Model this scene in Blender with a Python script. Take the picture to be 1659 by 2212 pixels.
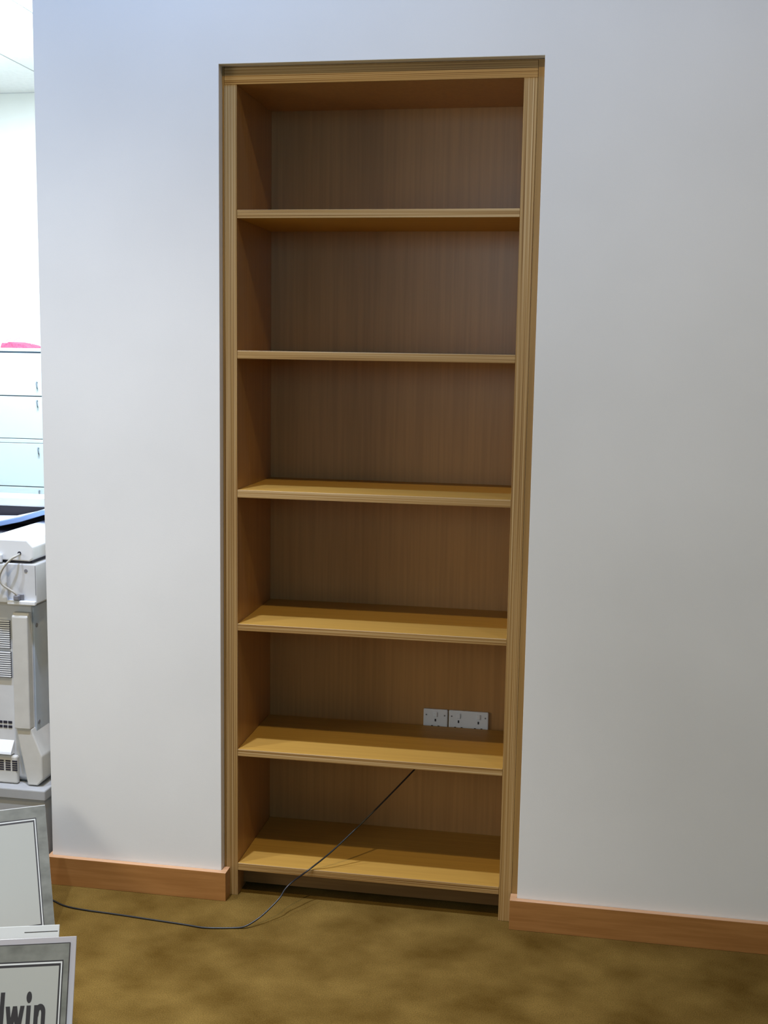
import bpy, bmesh, math, random
from mathutils import Vector, Matrix
for o_ in list(bpy.data.objects):
    bpy.data.objects.remove(o_, do_unlink=True)
random.seed(7)
S = bpy.context.scene
COL = S.collection

# ------------------------------------------------------------------ camera
cd = bpy.data.cameras.new('camera')
cam = bpy.data.objects.new('camera', cd)
COL.objects.link(cam)
right = Vector((0.98509, 0.17130, 0.01589))
up = Vector((-0.03882, 0.13138, 0.99057))
back = Vector((0.16760, -0.97642, 0.13607))
m = Matrix((right, up, back)).transposed().to_4x4()
m.translation = Vector((1.03268, -3.35269, 1.72897))
cam.matrix_world = m
cd.sensor_fit = 'VERTICAL'
cd.sensor_height = 36.0
cd.lens = 36.0 * 2500.75 / 2212.0
cd.clip_start = 0.05
S.camera = cam

# ------------------------------------------------------------------ light and exposure
S.view_settings.view_transform = 'Standard'
S.view_settings.look = 'None'
S.view_settings.exposure = 0.1
S.view_settings.gamma = 1.0
S.view_settings.use_curve_mapping = False
W = bpy.data.worlds.new('world')
S.world = W
W.use_nodes = True
W.node_tree.nodes['Background'].inputs[0].default_value = (0.62, 0.78, 1.0, 1)
W.node_tree.nodes['Background'].inputs[1].default_value = 0.3


def spot(name, loc, power, col, half_deg, blend, rad, aim=None):
    l = bpy.data.lights.new(name, 'SPOT')
    l.energy = power; l.color = col; l.spot_size = math.radians(half_deg * 2)
    l.spot_blend = blend; l.shadow_soft_size = rad
    o = bpy.data.objects.new(name, l); COL.objects.link(o); o.location = loc
    if aim:
        o.rotation_euler = (Vector(aim) - Vector(loc)).to_track_quat('-Z', 'Y').to_euler()
    return o


def area(name, loc, aim, sx, sy, power, col):
    l = bpy.data.lights.new(name, 'AREA')
    l.shape = 'RECTANGLE'; l.size = sx; l.size_y = sy; l.energy = power; l.color = col
    o = bpy.data.objects.new(name, l); COL.objects.link(o); o.location = loc
    o.rotation_euler = (Vector(aim) - Vector(loc)).to_track_quat('-Z', 'Y').to_euler()
    return o


CEIL = 3.5        # ceiling of the office area behind the wall
HIGH = 4.5        # ceiling of the room the bookcase stands in
# recessed lamps in the high ceiling: a row of wall washers in front of the bookcase wall and a downlight further out, plus added blue fill spots
spot('wall_washer', (-0.3, -1.04, HIGH - 0.03), 500, (0.94, 0.94, 1.0), 28, 1.0, 0.06)
spot('blue_fill_spot', (-0.3, -1.04, HIGH - 0.03), 195, (0.14, 0.42, 1.0), 75, 1.0, 0.06)  # second spot added at the same lamp to tint the upper wall blue
spot('wall_washer', (1.9, -1.04, HIGH - 0.03), 45, (1.0, 0.80, 0.45), 40, 1.0, 0.06)
spot('blue_fill_spot', (1.9, -1.04, HIGH - 0.03), 42, (0.06, 0.30, 1.0), 75, 1.0, 0.06)  # added fill without its own fixture, turns the upper right wall bluer
spot('wall_washer', (-1.5, -1.04, HIGH - 0.03), 330, (0.72, 0.84, 1.0), 40, 1.0, 0.06)
spot('downlight', (0.5, -2.17, HIGH - 0.03), 240, (1.0, 0.81, 0.48), 80, 1.0, 0.07)
# daylight through the windows of the left and rear walls (room side of each window)
area('window_daylight', (-4.4, -3.7, 1.75), (-3.4, -3.7, 1.75), 2.6, 1.9, 86, (1.0, 0.96, 0.84))
area('window_daylight', (0.85, -5.95, 2.60), (0.85, 0.0, 2.60), 1.6, 1.3, 24, (0.32, 0.72, 1.0))
# lights of the office area beyond the end of the wall: two troffers, plus an added unseen fill that brightens the ceiling
area('ceiling_troffer', (-2.2, 2.9, CEIL - 0.04), (-2.2, 2.9, 0), 1.2, 0.6, 165, (0.80, 0.94, 1.0))
area('ceiling_troffer', (-2.2, 1.0, CEIL - 0.04), (-2.2, 1.0, 0), 1.2, 0.6, 55, (0.85, 0.95, 1.0))
area('ceiling_fill_uplight', (-2.7, 2.3, 2.9), (-2.7, 2.3, 3.5), 1.2, 0.4, 85, (0.74, 0.96, 1.0))  # unseen uplight added only to brighten the office ceiling


# ------------------------------------------------------------------ materials
def srgb(r, g, b):
    f = lambda c: (c / 255 / 12.92) if c / 255 <= 0.04045 else ((c / 255 + 0.055) / 1.055) ** 2.4
    return (f(r), f(g), f(b), 1)


def mat(name, col, rough=0.6, metal=0.0, spec=0.4):
    mt = bpy.data.materials.new(name); mt.use_nodes = True
    b = mt.node_tree.nodes['Principled BSDF']
    b.inputs['Base Color'].default_value = col
    b.inputs['Roughness'].default_value = rough
    b.inputs['Metallic'].default_value = metal
    b.inputs['Specular IOR Level'].default_value = spec
    return mt


def noisy(name, c1, c2, scale=(1, 1, 1), nscale=1.0, detail=3, rough=0.6, spec=0.3, bump=0.0, lo=0.35, hi=0.65, bscale=None,
          fine=None, fine_amt=0.0):
    """base colour from a stretched noise between two colours, optional bump and fine second noise"""
    mt = mat(name, c1, rough, 0, spec)
    nt = mt.node_tree; N = nt.nodes; L = nt.links
    b = N['Principled BSDF']
    tc = N.new('ShaderNodeTexCoord'); mp = N.new('ShaderNodeMapping'); mp.inputs['Scale'].default_value = scale
    L.new(tc.outputs['Object'], mp.inputs['Vector'])
    n = N.new('ShaderNodeTexNoise'); n.inputs['Scale'].default_value = nscale; n.inputs['Detail'].default_value = detail
    L.new(mp.outputs[0], n.inputs['Vector'])
    r = N.new('ShaderNodeValToRGB')
    r.color_ramp.elements[0].position = lo; r.color_ramp.elements[0].color = c1
    r.color_ramp.elements[1].position = hi; r.color_ramp.elements[1].color = c2
    L.new(n.outputs['Fac'], r.inputs['Fac'])
    out = r.outputs['Color']
    if fine:
        n2 = N.new('ShaderNodeTexNoise'); n2.inputs['Scale'].default_value = fine; n2.inputs['Detail'].default_value = 2
        L.new(tc.outputs['Object'], n2.inputs['Vector'])
        r2 = N.new('ShaderNodeMapRange')
        r2.inputs['From Min'].default_value = 0.3; r2.inputs['From Max'].default_value = 0.7
        r2.inputs['To Min'].default_value = 1 - fine_amt; r2.inputs['To Max'].default_value = 1 + fine_amt
        L.new(n2.outputs['Fac'], r2.inputs['Value'])
        mx = N.new('ShaderNodeVectorMath'); mx.operation = 'SCALE'
        L.new(out, mx.inputs[0]); L.new(r2.outputs[0], mx.inputs['Scale'])
        out = mx.outputs[0]
    L.new(out, b.inputs['Base Color'])
    if bump:
        bn = N.new('ShaderNodeBump'); bn.inputs['Strength'].default_value = bump; bn.inputs['Distance'].default_value = 0.002
        if bscale:
            n3 = N.new('ShaderNodeTexNoise'); n3.inputs['Scale'].default_value = bscale; n3.inputs['Detail'].default_value = 3
            L.new(tc.outputs['Object'], n3.inputs['Vector']); L.new(n3.outputs['Fac'], bn.inputs['Height'])
        else:
            L.new(n.outputs['Fac'], bn.inputs['Height'])
        L.new(bn.outputs[0], b.inputs['Normal'])
    return mt


def ply(name, scale, dark, mid, light):
    """edge of plywood: thin lamination lines along one axis, broken up by stretched noise"""
    mt = mat(name, mid, 0.45, 0, 0.35)
    nt = mt.node_tree; N = nt.nodes; L = nt.links; b = N['Principled BSDF']
    tc = N.new('ShaderNodeTexCoord'); mp = N.new('ShaderNodeMapping'); mp.inputs['Scale'].default_value = scale
    L.new(tc.outputs['Object'], mp.inputs['Vector'])
    n = N.new('ShaderNodeTexNoise'); n.inputs['Scale'].default_value = 1.0; n.inputs['Detail'].default_value = 1.5
    L.new(mp.outputs[0], n.inputs['Vector'])
    r = N.new('ShaderNodeValToRGB'); e = r.color_ramp.elements
    e[0].position = 0.30; e[0].color = dark; e[1].position = 0.72; e[1].color = light
    k = e.new(0.46); k.color = mid
    k = e.new(0.58); k.color = tuple(0.6 * mid[i] + 0.4 * light[i] for i in range(4))
    L.new(n.outputs['Fac'], r.inputs['Fac']); L.new(r.outputs[0], b.inputs['Base Color'])
    bn = N.new('ShaderNodeBump'); bn.inputs['Strength'].default_value = 0.25; bn.inputs['Distance'].default_value = 0.001
    L.new(n.outputs['Fac'], bn.inputs['Height']); L.new(bn.outputs[0], b.inputs['Normal'])
    return mt


M = {}
M['wall'] = noisy('painted_wall', (0.76, 0.76, 0.755, 1), (0.80, 0.80, 0.795, 1), nscale=2.0, rough=0.75, spec=0.25, bump=0.06, bscale=260)
M['wall_beige'] = noisy('beige_paint', (0.42, 0.39, 0.34, 1), (0.46, 0.43, 0.38, 1), nscale=2.0, rough=0.8, spec=0.2)
M['ceil'] = noisy('ceiling_tile', (0.80, 0.81, 0.82, 1), (0.84, 0.85, 0.86, 1), nscale=30, rough=0.9, spec=0.1)
M['grid'] = mat('ceiling_grid', (0.75, 0.76, 0.78, 1), 0.5)
M['carpet'] = noisy('carpet', (0.078, 0.041, 0.006, 1), (0.205, 0.128, 0.032, 1), scale=(1, 1.15, 1), nscale=5.0, detail=3.5, rough=0.95, spec=0.05,
                    bump=0.35, bscale=420, lo=0.24, hi=0.80, fine=300, fine_amt=0.25)
DK = (0.17, 0.075, 0.018, 1); MD = (0.37, 0.215, 0.070, 1); LT = (0.58, 0.41, 0.21, 1)
M['ply_v'] = ply('plywood_edge_upright', (400, 400, 1.1), DK, MD, LT)
M['ply_h'] = ply('plywood_edge_level', (1.1, 400, 400), DK, MD, LT)
M['veneer'] = noisy('oak_veneer', (0.36, 0.188, 0.066, 1), (0.42, 0.222, 0.078, 1), scale=(90, 90, 2.2), nscale=1, detail=3, rough=0.32, spec=0.5)
M['veneer_shelf'] = noisy('oak_veneer_shelf', (0.43, 0.236, 0.045, 1), (0.48, 0.268, 0.052, 1), scale=(2.5, 90, 90), nscale=1, detail=3, rough=0.5, spec=0.3)
M['kick'] = noisy('shaded_veneer_kick', (0.16, 0.085, 0.028, 1), (0.20, 0.11, 0.038, 1), scale=(3, 80, 80), nscale=1, detail=3, rough=0.5, spec=0.3)  # shade under the bottom shelf is put into this darker veneer colour
M['base'] = noisy('cherry_baseboard', (0.33, 0.145, 0.042, 1), (0.40, 0.185, 0.058, 1), scale=(5, 80, 80), nscale=1, detail=3, rough=0.3, spec=0.6)
M['filler'] = noisy('plywood_face', (0.29, 0.165, 0.052, 1), (0.36, 0.21, 0.07, 1), scale=(60, 60, 2), nscale=1, detail=3, rough=0.45, spec=0.35)
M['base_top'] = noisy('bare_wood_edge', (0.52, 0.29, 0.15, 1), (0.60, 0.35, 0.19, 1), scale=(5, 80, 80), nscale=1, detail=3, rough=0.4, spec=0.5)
M['black'] = mat('black_rubber', (0.012, 0.012, 0.013, 1), 0.35, 0, 0.5)
M['dark'] = mat('dark_plastic', (0.02, 0.02, 0.035, 1), 0.5)
M['socket'] = mat('white_socket_plastic', (0.72, 0.74, 0.78, 1), 0.35)
M['slot'] = mat('socket_slot', (0.03, 0.03, 0.04, 1), 0.6)
M['cop'] = noisy('copier_plastic', (0.60, 0.61, 0.63, 1), (0.64, 0.65, 0.67, 1), nscale=20, rough=0.5, spec=0.35)
M['cop2'] = noisy('copier_plastic_warm', (0.56, 0.55, 0.52, 1), (0.60, 0.59, 0.56, 1), nscale=20, rough=0.5, spec=0.35)
M['cop_side'] = noisy('copier_side_panel', (0.44, 0.50, 0.58, 1), (0.48, 0.54, 0.62, 1), nscale=20, rough=0.5, spec=0.35)
M['cop_white'] = mat('copier_plastic_white', (0.78, 0.80, 0.83, 1), 0.45)
M['tray_blue'] = mat('pale_blue_tray', (0.30, 0.46, 0.86, 1), 0.35)
M['cop_cable'] = mat('beige_cable', (0.45, 0.43, 0.38, 1), 0.5)
M['plug'] = mat('grey_plug', (0.20, 0.20, 0.22, 1), 0.5)
M['stand'] = noisy('grey_stand', (0.36, 0.36, 0.36, 1), (0.40, 0.40, 0.40, 1), nscale=15, rough=0.6)
M['cab'] = mat('white_enamel', (0.60, 0.72, 0.82, 1), 0.4)
M['cab_gap'] = mat('drawer_gap', (0.20, 0.24, 0.30, 1), 0.7)
M['red'] = noisy('red_fabric', (0.50, 0.05, 0.12, 1), (0.62, 0.10, 0.18, 1), nscale=60, rough=0.8)
M['wire'] = mat('thin_wire', (0.5, 0.35, 0.45, 1), 0.4, 0.3)
M['marble'] = noisy('grey_marbled_mat', (0.085, 0.086, 0.068, 1), (0.20, 0.20, 0.165, 1), scale=(9, 9, 14), nscale=1.2, detail=5, rough=0.6, lo=0.32, hi=0.7)
M['sheet'] = mat('cream_sheet', (0.32, 0.32, 0.275, 1), 0.6)
M['ink'] = mat('black_ink', (0.02, 0.017, 0.016, 1), 0.6)
M['foam'] = mat('white_foam_board', (0.52, 0.52, 0.48, 1), 0.6)
M['sleeve'] = mat('clear_plastic_sleeve', (0.36, 0.335, 0.325, 1), 0.2, 0, 0.6)
M['frame'] = mat('window_frame', (0.7, 0.7, 0.7, 1), 0.5)
gl = bpy.data.materials.new('window_glass'); gl.use_nodes = True
gb = gl.node_tree.nodes['Principled BSDF']; gb.inputs['Transmission Weight'].default_value = 1; gb.inputs['Roughness'].default_value = 0.02
M['glass'] = gl


# ------------------------------------------------------------------ mesh helpers
class MB:
    def __init__(self):
        self.bm = bmesh.new()

    def box(self, x0, x1, y0, y1, z0, z1, bevel=0.0, seg=2):
        t = bmesh.new()
        r = bmesh.ops.create_cube(t, size=1.0)
        bmesh.ops.transform(t, matrix=Matrix.Translation(((x0 + x1) / 2, (y0 + y1) / 2, (z0 + z1) / 2)) @
                            Matrix.Diagonal((x1 - x0, y1 - y0, z1 - z0, 1)), verts=t.verts)
        if bevel:
            bmesh.ops.bevel(t, geom=t.edges[:], offset=bevel, segments=seg, profile=0.5, affect='EDGES')
        self.merge(t)
        return self

    def prism(self, pts, axis, a, b, bevel=0.0):
        """polygon pts extruded along axis from a to b; pts are the other two coordinates in order"""
        t = bmesh.new()
        def mk(p, w):
            q = list(p); q.insert(axis, w); return t.verts.new(q)
        A = [mk(p, a) for p in pts]; Bv = [mk(p, b) for p in pts]
        t.faces.new(A); t.faces.new(Bv[::-1])
        n = len(pts)
        for i in range(n):
            t.faces.new((A[i], Bv[i], Bv[(i + 1) % n], A[(i + 1) % n]))
        bmesh.ops.recalc_face_normals(t, faces=t.faces[:])
        if bevel:
            bmesh.ops.bevel(t, geom=t.edges[:], offset=bevel, segments=2, profile=0.5, affect='EDGES')
        self.merge(t)
        return self

    def cyl(self, c, axis, r, h, seg=16):
        t = bmesh.new()
        bmesh.ops.create_cone(t, cap_ends=True, segments=seg, radius1=r, radius2=r, depth=h)
        q = Vector((0, 0, 1)).rotation_difference(Vector(axis)).to_matrix().to_4x4()
        bmesh.ops.transform(t, matrix=Matrix.Translation(c) @ q, verts=t.verts)
        self.merge(t)
        return self

    def tube(self, pts, r, seg=8, sub=6):
        P = [Vector(p) for p in pts]
        if sub > 1:
            Q = []
            for i in range(len(P) - 1):
                p0 = P[max(i - 1, 0)]; p1 = P[i]; p2 = P[i + 1]; p3 = P[min(i + 2, len(P) - 1)]
                for s in range(sub):
                    u = s / sub
                    Q.append(0.5 * ((2 * p1) + (p2 - p0) * u + (2 * p0 - 5 * p1 + 4 * p2 - p3) * u * u + (3 * p1 - p0 - 3 * p2 + p3) * u ** 3))
            Q.append(P[-1]); P = Q
        t = bmesh.new(); rings = []
        nrm = Vector((0.3, 0.1, 1)).normalized()
        for i, p in enumerate(P):
            d = (P[min(i + 1, len(P) - 1)] - P[max(i - 1, 0)]).normalized()
            a = (nrm - d * nrm.dot(d)).normalized(); nrm = a; bb = d.cross(a)
            rings.append([t.verts.new(p + (a * math.cos(k * 2 * math.pi / seg) + bb * math.sin(k * 2 * math.pi / seg)) * r) for k in range(seg)])
        for i in range(len(rings) - 1):
            for k in range(seg):
                t.faces.new((rings[i][k], rings[i][(k + 1) % seg], rings[i + 1][(k + 1) % seg], rings[i + 1][k]))
        t.faces.new(rings[0][::-1]); t.faces.new(rings[-1])
        bmesh.ops.recalc_face_normals(t, faces=t.faces[:])
        for f in t.faces: f.smooth = True
        self.merge(t)
        return self

    def merge(self, t):
        me = bpy.data.meshes.new('tmp'); t.to_mesh(me); t.free()
        self.bm.from_mesh(me); bpy.data.meshes.remove(me)

    def build(self, name, material, parent=None, front=None, smooth=False):
        """vertices are given in world space; a child keeps its place under the parent's base"""
        loc = parent_world(parent)
        bmesh.ops.translate(self.bm, vec=-loc, verts=self.bm.verts)
        me = bpy.data.meshes.new(name)
        self.bm.to_mesh(me); self.bm.free()
        me.materials.append(material)
        if front:
            me.materials.append(front)
            for p in me.polygons:
                if p.normal.y < -0.6: p.material_index = 1
        o = bpy.data.objects.new(name, me); COL.objects.link(o)
        if parent: o.parent = parent
        return o


def parent_world(p):
    v = Vector((0, 0, 0))
    while p:
        v += p.location; p = p.parent
    return v


def root(name, label, cat, loc, group=None):
    o = bpy.data.objects.new(name, None); COL.objects.link(o); o.location = loc; o.empty_display_size = 0.1
    return tag(o, label, cat, group)


def tag(o, label, cat, group=None):
    o['label'] = label; o['category'] = cat
    if group: o['group'] = group
    return o


def struct(o, label=None, cat=None):
    o['kind'] = 'structure'
    if label: o['label'] = label
    if cat: o['category'] = cat
    return o


# ------------------------------------------------------------------ the setting
XL, XR, YB, YF = -4.5, 4.2, 4.55, -6.0      # left, right, far (office) and rear walls
OL, OR, OT = -0.0483, 0.8868, 2.5477        # opening for the bookcase
WE = -0.6200                                # free end of the bookcase wall
struct(MB().box(XL, XR, YF, YB, -0.1, 0.0).build('floor', M['carpet']), 'mottled olive brown carpet running up to the baseboards', 'carpet')

wf = MB()
wf.prism([(WE, 0), (WE, CEIL), (XL, CEIL), (XL, HIGH), (XR, HIGH), (XR, 0), (OR, 0), (OR, OT), (OL, OT), (OL, 0)], 1, 0.0, 0.11, bevel=0.0012)
struct(wf.build('wall_front', M['wall']), 'white painted wall around the recessed bookcase', 'wall')
struct(MB().box(XL, XR, YB, YB + 0.1, 0, CEIL).build('wall_back', M['wall']), 'bright white wall behind the filing cabinet', 'wall')
struct(MB().box(XR, XR + 0.1, YF, YB, 0, HIGH).build('wall_right', M['wall_beige']))
rw = MB()
rw.box(XL, 0.0, YF - 0.1, YF, 0, HIGH).box(1.7, XR, YF - 0.1, YF, 0, HIGH).box(0.0, 1.7, YF - 0.1, YF, 0, 1.90).box(0.0, 1.7, YF - 0.1, YF, 3.30, HIGH)
struct(rw.build('wall_rear', M['wall_beige']))
wl = MB()
WY0, WY1, WZ0, WZ1 = -5.0, -2.4, 0.8, 2.7
wl.box(XL - 0.1, XL, YF, WY0, 0, HIGH).box(XL - 0.1, XL, WY1, YB, 0, HIGH)
wl.box(XL - 0.1, XL, WY0, WY1, 0, WZ0).box(XL - 0.1, XL, WY0, WY1, WZ1, HIGH)
struct(wl.build('wall_left', M['wall_beige']))
wn = MB()
for a, b_, c, d in ((WY0, WY1, WZ0, WZ0 + 0.05), (WY0, WY1, WZ1 - 0.05, WZ1), (WY0, WY0 + 0.05, WZ0, WZ1), (WY1 - 0.05, WY1, WZ0, WZ1),
                    (-3.725, -3.675, WZ0, WZ1)):
    wn.box(XL - 0.08, XL - 0.02, a, b_, c, d)
win = struct(wn.build('window_1', M['frame']))
for a, b_ in ((WY0 + 0.05, -3.725), (-3.675, WY1 - 0.05)):
    MB().box(XL - 0.055, XL - 0.049, a, b_, WZ0 + 0.05, WZ1 - 0.05).build('pane', M['glass'], win)

wn = MB()
for a, b_, c, d in ((0.0, 1.7, 1.90, 1.95), (0.0, 1.7, 3.25, 3.30), (0.0, 0.05, 1.95, 3.25), (1.65, 1.7, 1.95, 3.25)):
    wn.box(a, b_, YF - 0.08, YF - 0.02, c, d)
win = struct(wn.build('window_2', M['frame']))
MB().box(0.05, 1.65, YF - 0.055, YF - 0.049, 1.95, 3.25).build('pane', M['glass'], win)

# suspended ceiling: grid and lay-in tiles over the office area, plain slab elsewhere
struct(MB().box(XL, XR, YF, 0.11, HIGH, HIGH + 0.1).build('ceiling_high', M['wall_beige']))
ce = struct(MB().box(XL, XR, 0.112, YB, CEIL + 0.006, CEIL + 0.1).build('ceiling', M['grid']), 'white suspended ceiling above the office area', 'ceiling')
tile = None
tx = [-3.79, -3.18, -2.57, -1.96, -1.35]
ty = [YB - 1.19 * k for k in range(3, -1, -1)]
for i in range(len(tx) - 1):
    for j in range(len(ty) - 1):
        if tile is None:
            t_ = MB().box(0.006, 0.604, 0.006, 1.184, 0.0, 0.0055, bevel=0.002, seg=1)
            tile = t_.build('ceiling_tile', M['ceil'], None); o = tile
        else:
            o = tile.copy(); COL.objects.link(o)
        o.parent = ce; o.location = (tx[i], ty[j], CEIL)

# baseboards, wrapped round the corners of the wall and into the opening
bh = 0.0938


def baseboard(name, outline, label):
    o = MB().prism(outline, 2, 0.0, bh, bevel=0.0012).build(name, M['base'])
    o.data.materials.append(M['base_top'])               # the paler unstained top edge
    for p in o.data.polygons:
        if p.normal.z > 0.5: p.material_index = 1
    return struct(o, label, 'baseboard')


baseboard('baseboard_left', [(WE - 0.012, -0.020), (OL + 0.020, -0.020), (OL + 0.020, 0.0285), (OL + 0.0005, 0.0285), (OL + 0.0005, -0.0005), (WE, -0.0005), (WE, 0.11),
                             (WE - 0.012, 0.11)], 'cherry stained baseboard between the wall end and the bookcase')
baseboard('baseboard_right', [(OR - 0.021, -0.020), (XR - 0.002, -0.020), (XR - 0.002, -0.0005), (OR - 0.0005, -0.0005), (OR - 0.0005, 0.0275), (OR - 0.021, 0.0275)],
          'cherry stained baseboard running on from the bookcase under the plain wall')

# ------------------------------------------------------------------ bookcase
FY, BY = 0.0300, 0.414          # front and back planes
IT = 2.4968                      # underside of the top panel
bc = root('bookcase', 'tall empty plywood bookcase built into the white wall', 'bookcase', (0.415, 0.2, 0.0))
MB().box(-0.0412, -0.0037, FY, BY, 0.0, IT, bevel=0.0008, seg=1).build('side_panel', M['veneer'], bc, M['ply_v'])
MB().box(0.8293, 0.8679, FY, BY, 0.0, IT, bevel=0.0008, seg=1).build('side_panel', M['veneer'], bc, M['ply_v'])
MB().box(-0.0412, 0.8679, FY, BY, IT, IT + 0.046, bevel=0.0008, seg=1).build('top_panel', M['veneer'], bc, M['ply_h'])
MB().box(-0.0478, -0.0420, FY + 0.001, FY + 0.02, 0.0, OT - 0.001, bevel=0.0006, seg=1).build('filler_strip', M['filler'], bc)
MB().box(0.8688, 0.8863, FY - 0.002, FY + 0.02, 0.0, OT - 0.002, bevel=0.0006, seg=1).build('filler_strip', M['filler'], bc)
MB().box(-0.0412, 0.8684, FY + 0.003, FY + 0.02, IT + 0.0465, OT - 0.0008).build('scribe_strip', M['filler'], bc)
MB().box(-0.0412, 0.8679, BY, BY + 0.012, 0.02, IT + 0.046).build('back_panel', M['veneer'], bc)
tops = [2.1412, 1.7293, 1.308, 0.8895, 0.4856, 0.1081]
bots = [2.1171, 1.7051, 1.2844, 0.8684, 0.4635, 0.0843]
for i in range(6):
    MB().box(-0.0033, 0.8289, FY + 0.0008, 0.394 if i == 4 else BY - 0.0005, bots[i], tops[i], bevel=0.0008, seg=1).build('shelf', M['veneer_shelf'], bc, M['ply_h'])
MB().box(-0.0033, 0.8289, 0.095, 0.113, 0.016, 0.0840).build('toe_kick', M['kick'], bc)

# ------------------------------------------------------------------ sockets on the back panel


def socket(name, x0, x1, label, gangs):
    z0, z1 = 0.457, 0.5405
    r = root(name, label, 'socket', ((x0 + x1) / 2, BY - 0.004, (z0 + z1) / 2), 'white sockets at the back of the bookcase')
    MB().box(x0, x1, BY - 0.010, BY - 0.0004, z0, z1, bevel=0.003).build('face_plate', M['socket'], r)
    for g in range(gangs):
        c = x0 + (x1 - x0) * (g + 0.5) / gangs
        MB().box(c - 0.006, c + 0.006, BY - 0.0135, BY - 0.0095, z1 - 0.026, z1 - 0.009, bevel=0.0015).build('rocker_switch', M['socket'], r)
        MB().box(c - 0.0025, c + 0.0025, BY - 0.0105, BY - 0.0099, z1 - 0.042, z1 - 0.033).build('pin_slot', M['slot'], r)
        for s in (-1, 1):
            MB().box(c + s * 0.011 - 0.0032, c + s * 0.011 + 0.0032, BY - 0.0105, BY - 0.0099, z1 - 0.060, z1 - 0.056).build('pin_slot', M['slot'], r)
    for xx in (x0 + 0.010, x1 - 0.010):
        MB().cyl((xx, BY - 0.0101, z1 - 0.020), (0, 1, 0), 0.0028, 0.001, 10).build('screw', M['plug'], r)
    return r


socket('socket_outlet', 0.5343, 0.6165, 'narrow white single socket above the second lowest shelf', 1)
socket('socket_outlet', 0.6205, 0.7540, 'wide white double socket above the second lowest shelf', 2)

# ------------------------------------------------------------------ black cable
cable = [(0.604, 0.4035, 0.452), (0.598, 0.385, 0.448), (0.575, 0.31, 0.425), (0.5225, 0.24, 0.3755), (0.4063, 0.13, 0.2644),
         (0.3036, 0.055, 0.1700), (0.2335, 0.0245, 0.1125), (0.1944, -0.0335, 0.095), (0.1762, -0.0602, 0.08), (0.1662, -0.0888, 0.064),
         (0.1402, -0.1218, 0.04), (0.1155, -0.1478, 0.022), (0.0852, -0.1733, 0.008), (0.0557, -0.1812, 0.0028), (-0.0329, -0.1994, 0.0028),
         (-0.0931, -0.1943, 0.0028), (-0.1937, -0.1856, 0.0028), (-0.3174, -0.1751, 0.0028), (-0.4406, -0.1669, 0.0028), (-0.5077, -0.1545, 0.0028),
         (-0.5544, -0.1311, 0.0028), (-0.64, -0.085, 0.0028), (-0.75, -0.035, 0.0028), (-0.9, -0.02, 0.0028)]
tag(MB().tube(cable, 0.0027, 8, 6).build('power_cable', M['black']), 'thin black cable hanging from a shelf and trailing over the carpet', 'cable')

# ------------------------------------------------------------------ copier and its stand
st = root('copier_stand', 'low grey stand under the copier beside the wall end', 'stand', (-0.97, 0.32, 0.0))
MB().box(-1.30, -0.645, 0.006, 0.64, 0.0, 0.270, bevel=0.003).build('body', M['stand'], st)
MB().box(-1.30, -0.642, 0.0, 0.64, 0.2705, 0.306, bevel=0.004).build('top_plate', M['stand'], st)

cp = root('photocopier', 'pale grey office copier with vents seen from behind', 'copier', (-1.0, 0.33, 0.3065))
zb = 0.3066
MB().prism([(0.055, zb + 0.02), (0.075, zb), (0.60, zb), (0.60, 0.904), (0.055, 0.904)], 0, -1.29, -0.700, bevel=0.004).build('lower_body', M['cop'], cp)
# raised back cover: upright column that kicks out into a foot
MB().prism([(0.024, 0.500), (0.024, 0.872), (0.034, 0.884), (0.054, 0.884), (0.054, 0.500)], 0, -0.754, -0.700, bevel=0.003).build('back_column', M['cop2'], cp)
fb = MB()
fb.prism([(-0.752, 0.500), (-0.700, 0.500), (-0.664, 0.410), (-0.664, 0.330), (-0.682, zb + 0.003), (-0.716, zb + 0.003)], 1, 0.030, 0.150, bevel=0.004)
fb.build('column_foot', M['cop2'], cp)
MB().box(-0.6998, -0.694, 0.058, 0.59, 0.42, 0.900, bevel=0.002).build('side_panel', M['cop_side'], cp)
MB().box(-1.29, -0.7545, 0.036, 0.0545, zb + 0.001, 0.402, bevel=0.006).build('rear_bumper', M['cop2'], cp)
MB().prism([(0.0545, 0.45), (0.0545, 0.405), (0.028, 0.408), (0.030, 0.416)], 0, -1.29, -0.772, bevel=0.001).build('ledge', M['cop_white'], cp)


def grille(x0, x1, z0, z1, n, y, mback, mslat):
    g = MB().box(x0, x1, y, y + 0.004, z0, z1).build('vent', mback, cp)
    sl = MB(); p = (z1 - z0) / n
    for i in range(n):
        sl.box(x0, x1, y - 0.004, y, z0 + p * (i + 0.45), z0 + p * (i + 0.98))
    o = sl.build('slats', mslat, g)
    o['kind'] = 'stuff'


grille(-1.05, -0.7745, 0.758, 0.852, 13, 0.0505, M['dark'], M['cop_white'])
grille(-1.05, -0.7735, 0.661, 0.748, 12, 0.0505, M['dark'], M['cop_white'])
for k in range(8):
    for zz in (0.490, 0.505):
        MB().box(-0.792 - 0.017 * k, -0.778 - 0.017 * k, 0.0535, 0.0555, zz, zz + 0.009, bevel=0.0008, seg=1).build('slot', M['dark'], cp)
for k in range(5):
    for zz in range(5):
        MB().box(-0.772 - 0.0235 * k, -0.753 - 0.0235 * k + (-0.0015), 0.0352, 0.0365, 0.352 + zz * 0.0075, 0.357 + zz * 0.0075).build('slot', M['dark'], cp)
for z in (0.836, 0.512):
    MB().cyl((-0.6935, 0.075, z), (1, 0, 0), 0.007, 0.003, 12).build('screw_hole', M['plug'], cp)
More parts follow.
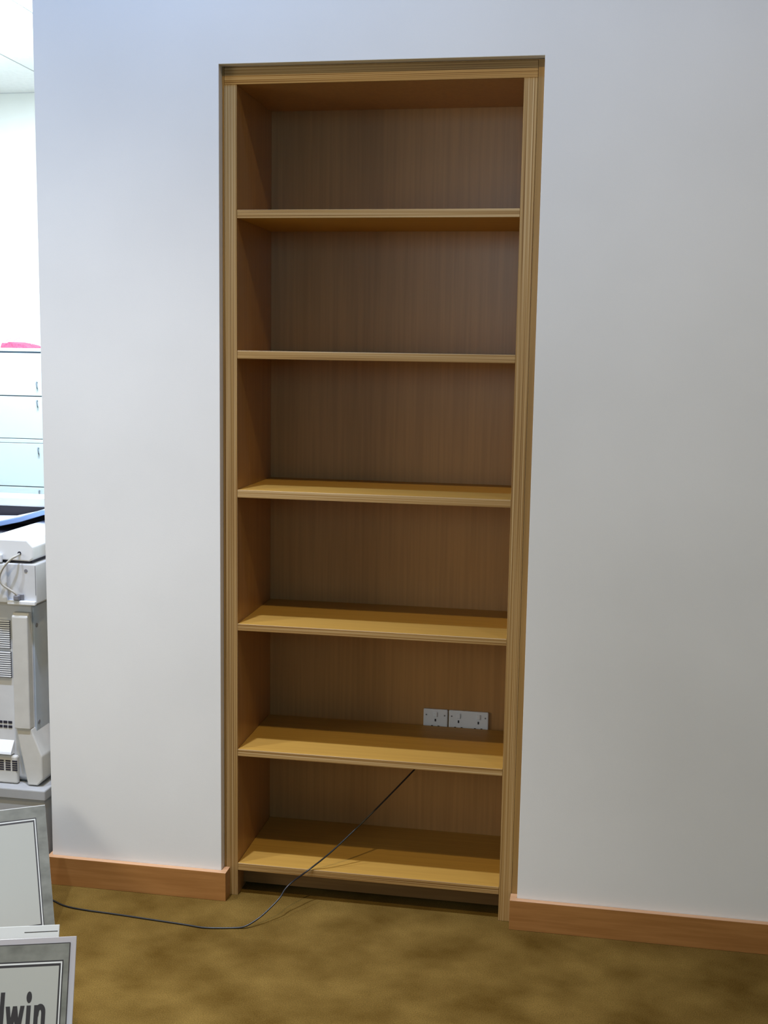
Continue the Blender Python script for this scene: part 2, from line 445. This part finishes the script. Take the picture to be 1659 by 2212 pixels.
# scanner section
MB().box(-1.29, -0.668, 0.030, 0.60, 0.916, 1.045, bevel=0.004).build('scanner_body', M['cop'], cp)
MB().box(-1.29, -0.764, 0.018, 0.0295, 0.918, 1.043, bevel=0.003).build('rear_panel', M['cop'], cp)
MB().box(-0.7635, -0.668, 0.016, 0.0295, 0.913, 0.927, bevel=0.003).build('connector_ledge', M['cop_white'], cp)
MB().box(-1.29, -0.700, 0.05, 0.60, 0.903, 0.917).build('joint_gap', M['cop2'], cp)
MB().cyl((-0.7027, 0.0295, 1.0232), (0, 1, 0), 0.0055, 0.002, 12).build('screw_hole', M['plug'], cp)
MB().box(-0.672, -0.6705, 0.0292, 0.0302, 0.945, 1.040).build('panel_joint', M['plug'], cp)
MB().box(-0.737, -0.711, 0.0245, 0.0300, 0.928, 0.946, bevel=0.001).build('connector', M['plug'], cp)
# document feeder: white end block at the right, sunken paper deck at the left
ad = MB()
ad.prism([(-0.845, 1.056), (-0.690, 1.053), (-0.678, 1.062), (-0.676, 1.100), (-0.698, 1.122), (-0.845, 1.122)], 1, 0.030, 0.60, bevel=0.004)
adf = ad.build('feeder_block', M['cop_white'], cp)
MB().box(-1.29, -0.8455, 0.030, 0.60, 1.054, 1.078, bevel=0.004).build('feeder_lid', M['cop'], cp)
MB().box(-1.29, -0.8455, 0.22, 0.56, 1.0785, 1.088).build('paper_exit', M['dark'], cp)
MB().box(-1.29, -0.8455, 0.030, 0.060, 1.0785, 1.1215, bevel=0.003).build('feeder_rim', M['cop_white'], cp)
MB().box(-1.29, -0.780, 0.018, 0.0295, 1.048, 1.074, bevel=0.003).build('hinge_cover', M['cop_white'], cp)
MB().box(-1.27, -0.69, 0.05, 0.58, 1.0452, 1.0535).build('glass_gap', M['dark'], cp)
tr = MB()
tr.prism([(-1.20, 1.094), (-1.00, 1.099), (-0.90, 1.122), (-0.815, 1.150), (-0.74, 1.158), (-0.74, 1.172), (-0.82, 1.166), (-0.90, 1.140), (-1.00, 1.116), (-1.20, 1.110)],
         1, 0.385, 0.56, bevel=0.002)
tro = tr.build('input_tray', M['tray_blue'], cp)
MB().prism([(-1.20, 1.1105), (-1.00, 1.1165), (-0.90, 1.1405), (-0.82, 1.1665), (-0.74, 1.1725), (-0.74, 1.1745), (-0.82, 1.1685), (-0.90, 1.1425), (-1.00, 1.1185), (-1.20, 1.1125)],
           1, 0.390, 0.555).build('paper_sheet', M['cop_white'], tro)
MB().box(-1.29, -0.700, 0.565, 0.60, 1.0785, 1.150).build('front_cover', M['dark'], cp)
MB().box(-1.29, -0.690, 0.562, 0.68, 1.1505, 1.184, bevel=0.006).build('control_panel', M['cop_white'], cp)
# feeder lead
MB().cyl((-0.7233, 0.0295, 1.079), (0, 1, 0), 0.006, 0.002, 14).build('cable_hole', M['dark'], adf)
MB().tube([(-0.7233, 0.030, 1.077), (-0.7245, 0.012, 1.073), (-0.738, 0.002, 1.064), (-0.762, -0.004, 1.037), (-0.776, -0.004, 1.005), (-0.770, 0.0, 0.982), (-0.752, 0.006, 0.967),
           (-0.735, 0.010, 0.955), (-0.728, 0.016, 0.944), (-0.727, 0.0245, 0.938)], 0.0036, 8, 5).build('lead', M['cop_cable'], cp)
MB().box(-0.738, -0.720, 0.008, 0.0243, 0.929, 0.945, bevel=0.003).build('plug', M['plug'], cp)

# ------------------------------------------------------------------ filing cabinet with the red object
fc = root('filing_cabinet', 'tall white drawer cabinet against the far bright wall', 'filing cabinet', (-2.85, 4.27, 0.0))
cx0, cx1, cy0, cy1 = -3.35, -2.30, 4.02, 4.545
MB().box(cx0, cx1, cy0, cy1, 0.0, 1.70).build('carcass', M['cab'], fc, M['cab_gap'])
MB().box(cx0, cx1, cy0 - 0.02, cy1, 1.7005, 1.722, bevel=0.002).build('top_plate', M['cab'], fc)
for z0, z1, hz in ((1.404, 1.689, 1.476), (1.113, 1.397, 1.352), (0.785, 1.0795, 1.031), (0.48, 0.779, 0.739), (0.10, 0.474, 0.42)):
    d = MB().box(cx0 + 0.002, cx1 - 0.002, cy0 - 0.02, cy0 - 0.0005, z0, z1, bevel=0.002).build('drawer', M['cab'], fc)
    h = MB()
    h.tube([(-2.622, cy0 - 0.021, hz + 0.019), (-2.622, cy0 - 0.035, hz + 0.019), (-2.616, cy0 - 0.035, hz - 0.019), (-2.622, cy0 - 0.021, hz - 0.019)], 0.004, 6, 3)
    h.build('handle', M['cab_gap'], d)
MB().box(cx0 + 0.002, cx1 - 0.002, cy0 - 0.02, cy0 - 0.0005, 1.0825, 1.1085, bevel=0.002).build('middle_rail', M['cab'], fc)

rb = root('folded_bag', 'small red folded bag with thin wire loops on the white cabinet', 'bag', (-2.84, 4.2, 1.7225))
MB().prism([(-2.937, 1.7227), (-2.925, 1.757), (-2.895, 1.752), (-2.875, 1.764), (-2.80, 1.752), (-2.755, 1.742), (-2.72, 1.7227)], 1, 4.10, 4.32, bevel=0.004).build('pouch', M['red'], rb)
MB().tube([(-2.875 + 0.07 * math.cos(a) + 0.05, 4.2, 1.745 + 0.048 * math.sin(a)) for a in [math.pi * k / 10 for k in range(11)]], 0.0022, 6, 2).build('wire_loop', M['wire'], rb)
MB().tube([(-2.91 + 0.04 * math.cos(a), 4.2, 1.745 + 0.042 * math.sin(a)) for a in [math.pi * k / 10 for k in range(11)]], 0.0022, 6, 2).build('wire_loop', M['wire'], rb)

# ------------------------------------------------------------------ display boards leaning at the left


def board(name, label, top_right, yaw, lean, width, thick, builder):
    """a flat leaning board given by its top right corner, its turn about the vertical and the distance of its foot in front of its top;
    local x runs to the right along the board, z up along it, y into its back"""
    T = Vector(top_right)
    F = T + Vector((math.sin(yaw), -math.cos(yaw), 0)) * lean
    F.z = 0.001
    h = (T - F).length
    ez = (T - F).normalized()
    ex = Vector((math.cos(yaw), math.sin(yaw), 0))
    ey = ez.cross(ex)
    R = Matrix((ex, ey, ez)).transposed().to_4x4()
    R.translation = F
    o = root(name, label, 'display board', F, 'display boards by the copier stand')
    o.matrix_world = R
    builder(o, width, h, thick)
    return o


def child(mb, name, material, par):
    me = bpy.data.meshes.new(name); mb.bm.to_mesh(me); mb.bm.free(); me.materials.append(material)
    o = bpy.data.objects.new(name, me); COL.objects.link(o); o.parent = par
    return o


def line_rect(mb, x0, x1, z0, z1, w, y0, y1):
    mb.box(x0, x1, y0, y1, z1 - w, z1).box(x0, x1, y0, y1, z0, z0 + w).box(x0, x0 + w * 0.8, y0, y1, z0 + w, z1 - w).box(x1 - w * 0.8, x1, y0, y1, z0 + w, z1 - w)


def matted(o, w, h, t, mx, mz, sleeve=False, foot=None):
    inset = 0.014 if sleeve else 0.0
    if sleeve:
        child(MB().box(-w, 0, 0.0, t, 0, h, bevel=0.001, seg=1), 'plastic_sleeve', M['sleeve'], o)
        f = 0.0
        ed = MB(); line_rect(ed, -w + inset, -inset, inset, h - inset, 0.002, -0.0022, 0.0)
        child(ed, 'board_edge', M['ink'], o)
        child(MB().box(-w + inset + 0.002, -inset - 0.002, -0.0024, 0.0, inset + 0.002, h - inset - 0.002), 'marbled_mat', M['marble'], o)
        f = -0.0024
    else:
        child(MB().box(-w, 0, 0.0, t, 0, h, bevel=0.0006, seg=1), 'backing', M['foam'], o)
        child(MB().box(-w + 0.0008, -0.0004, -0.0012, 0.0, 0.0008, h - 0.003), 'marbled_mat', M['marble'], o)
        f = -0.0012
    x0, x1, z0, z1 = -w + inset + mx, -inset - mx, inset + (mz if foot is None else foot), h - inset - mz
    l1 = MB(); line_rect(l1, x0, x1, z0, z1, 0.0032, f - 0.0006, f); child(l1, 'outer_line', M['ink'], o)
    l2 = MB(); line_rect(l2, x0 + 0.0026, x1 - 0.0026, z0 + 0.0032, z1 - 0.0032, 0.004, f - 0.0007, f); child(l2, 'white_line', M['foam'], o)
    l3 = MB(); line_rect(l3, x0 + 0.0058, x1 - 0.0058, z0 + 0.0072, z1 - 0.0072, 0.006, f - 0.0008, f); child(l3, 'inner_line', M['ink'], o)
    child(MB().box(x0 + 0.0098, x1 - 0.0098, f - 0.0009, f, z0 + 0.0130, z1 - 0.0130), 'sheet', M['sheet'], o)
    return x0 + 0.0098, x1 - 0.0098, z0 + 0.013, z1 - 0.013, f - 0.0009


def back_board(o, w, h, t):
    matted(o, w, h, t, 0.030, 0.040, foot=0.003)


def plain_board(o, w, h, t):
    child(MB().box(-w, 0, 0.0, t, 0, h, bevel=0.001, seg=1), 'foam_board', M['foam'], o)
    child(MB().box(-0.085, -0.004, -0.0006, 0.0, h - 0.016, h - 0.0145), 'pencil_line', M['ink'], o)
    # strut behind that holds the boards up
    child(MB().prism([(t, h * 0.80), (t + 0.004, h * 0.80), (t + 0.15, 0.105), (t + 0.146, 0.105)], 0, -w * 0.62, -w * 0.5), 'easel_strut', M['foam'], o)


def name_board(o, w, h, t):
    x0, x1, z0, z1, f = matted(o, w, h, t, 0.0145, 0.040, sleeve=True)
    # the printed word, of which only its last letters show: l w i n
    y0, y1 = f - 0.0006, f
    base = z1 - 0.147                                     # baseline
    xh = 0.060; sw = 0.0100
    xr = x1 - 0.0265                                      # right side of the n

    def letter(nm, mb): child(mb, nm, M['ink'], o)
    n = MB()
    n.box(xr - 0.027, xr - 0.027 + sw, y0, y1, base, base + xh)
    cxm = xr - 0.0125                                     # middle of the arch
    arch = [(cxm + 0.0125 * math.cos(math.pi - math.pi * k / 12), base + xh - 0.016 + 0.0185 * math.sin(math.pi * k / 12)) for k in range(13)]
    inner = [(cxm + 0.0030 * math.cos(math.pi * k / 12), base + xh - 0.020 + 0.0095 * math.sin(math.pi * k / 12)) for k in range(13)]
    n.prism([(xr - 0.0255, base + xh - 0.023)] + arch + [(xr, base), (xr - 0.0095, base)] + inner + [(cxm - 0.0040, base + xh - 0.026)], 1, y0 - 0.0001, y1)
    letter('letter_n', n)
    xi = xr - 0.045
    i_ = MB().box(xi, xi + sw, y0, y1, base, base + xh)
    i_.prism([(xi + sw / 2 + 0.0064 * math.cos(2 * math.pi * k / 16), base + xh + 0.0185 + 0.0130 * math.sin(2 * math.pi * k / 16)) for k in range(16)], 1, y0, y1)
    letter('letter_i', i_)
    xw = xr - 0.0940
    w_ = MB()
    tw = 0.0098
    for q, (a, b_) in enumerate(((0.0, 0.0085), (0.0170, 0.0085), (0.0170, 0.0265), (0.0345, 0.0265))):
        w_.prism([(xw + a, base + xh), (xw + a + tw, base + xh), (xw + b_ + tw, base), (xw + b_, base)], 1, y0 - 0.00005 * q, y1)
    letter('letter_w', w_)
    xl = xr - 0.1075
    letter('letter_l', MB().box(xl, xl + sw, y0, y1, base, base + 0.092))


board('display_board', 'grey marbled board with blank cream sheet leaning at the copier stand', (-0.613, -0.060, 0.2871), math.radians(31), 0.262, 0.42, 0.005, back_board)
board('display_board', 'plain white foam board behind the board with black lettering', (-0.2213, -0.780, 0.2890), math.radians(17), 0.178, 0.36, 0.005, plain_board)
board('display_board', 'grey marbled board in plastic sleeve with black lettering', (-0.1620, -0.810, 0.2800), math.radians(17), 0.172, 0.40, 0.004, name_board)
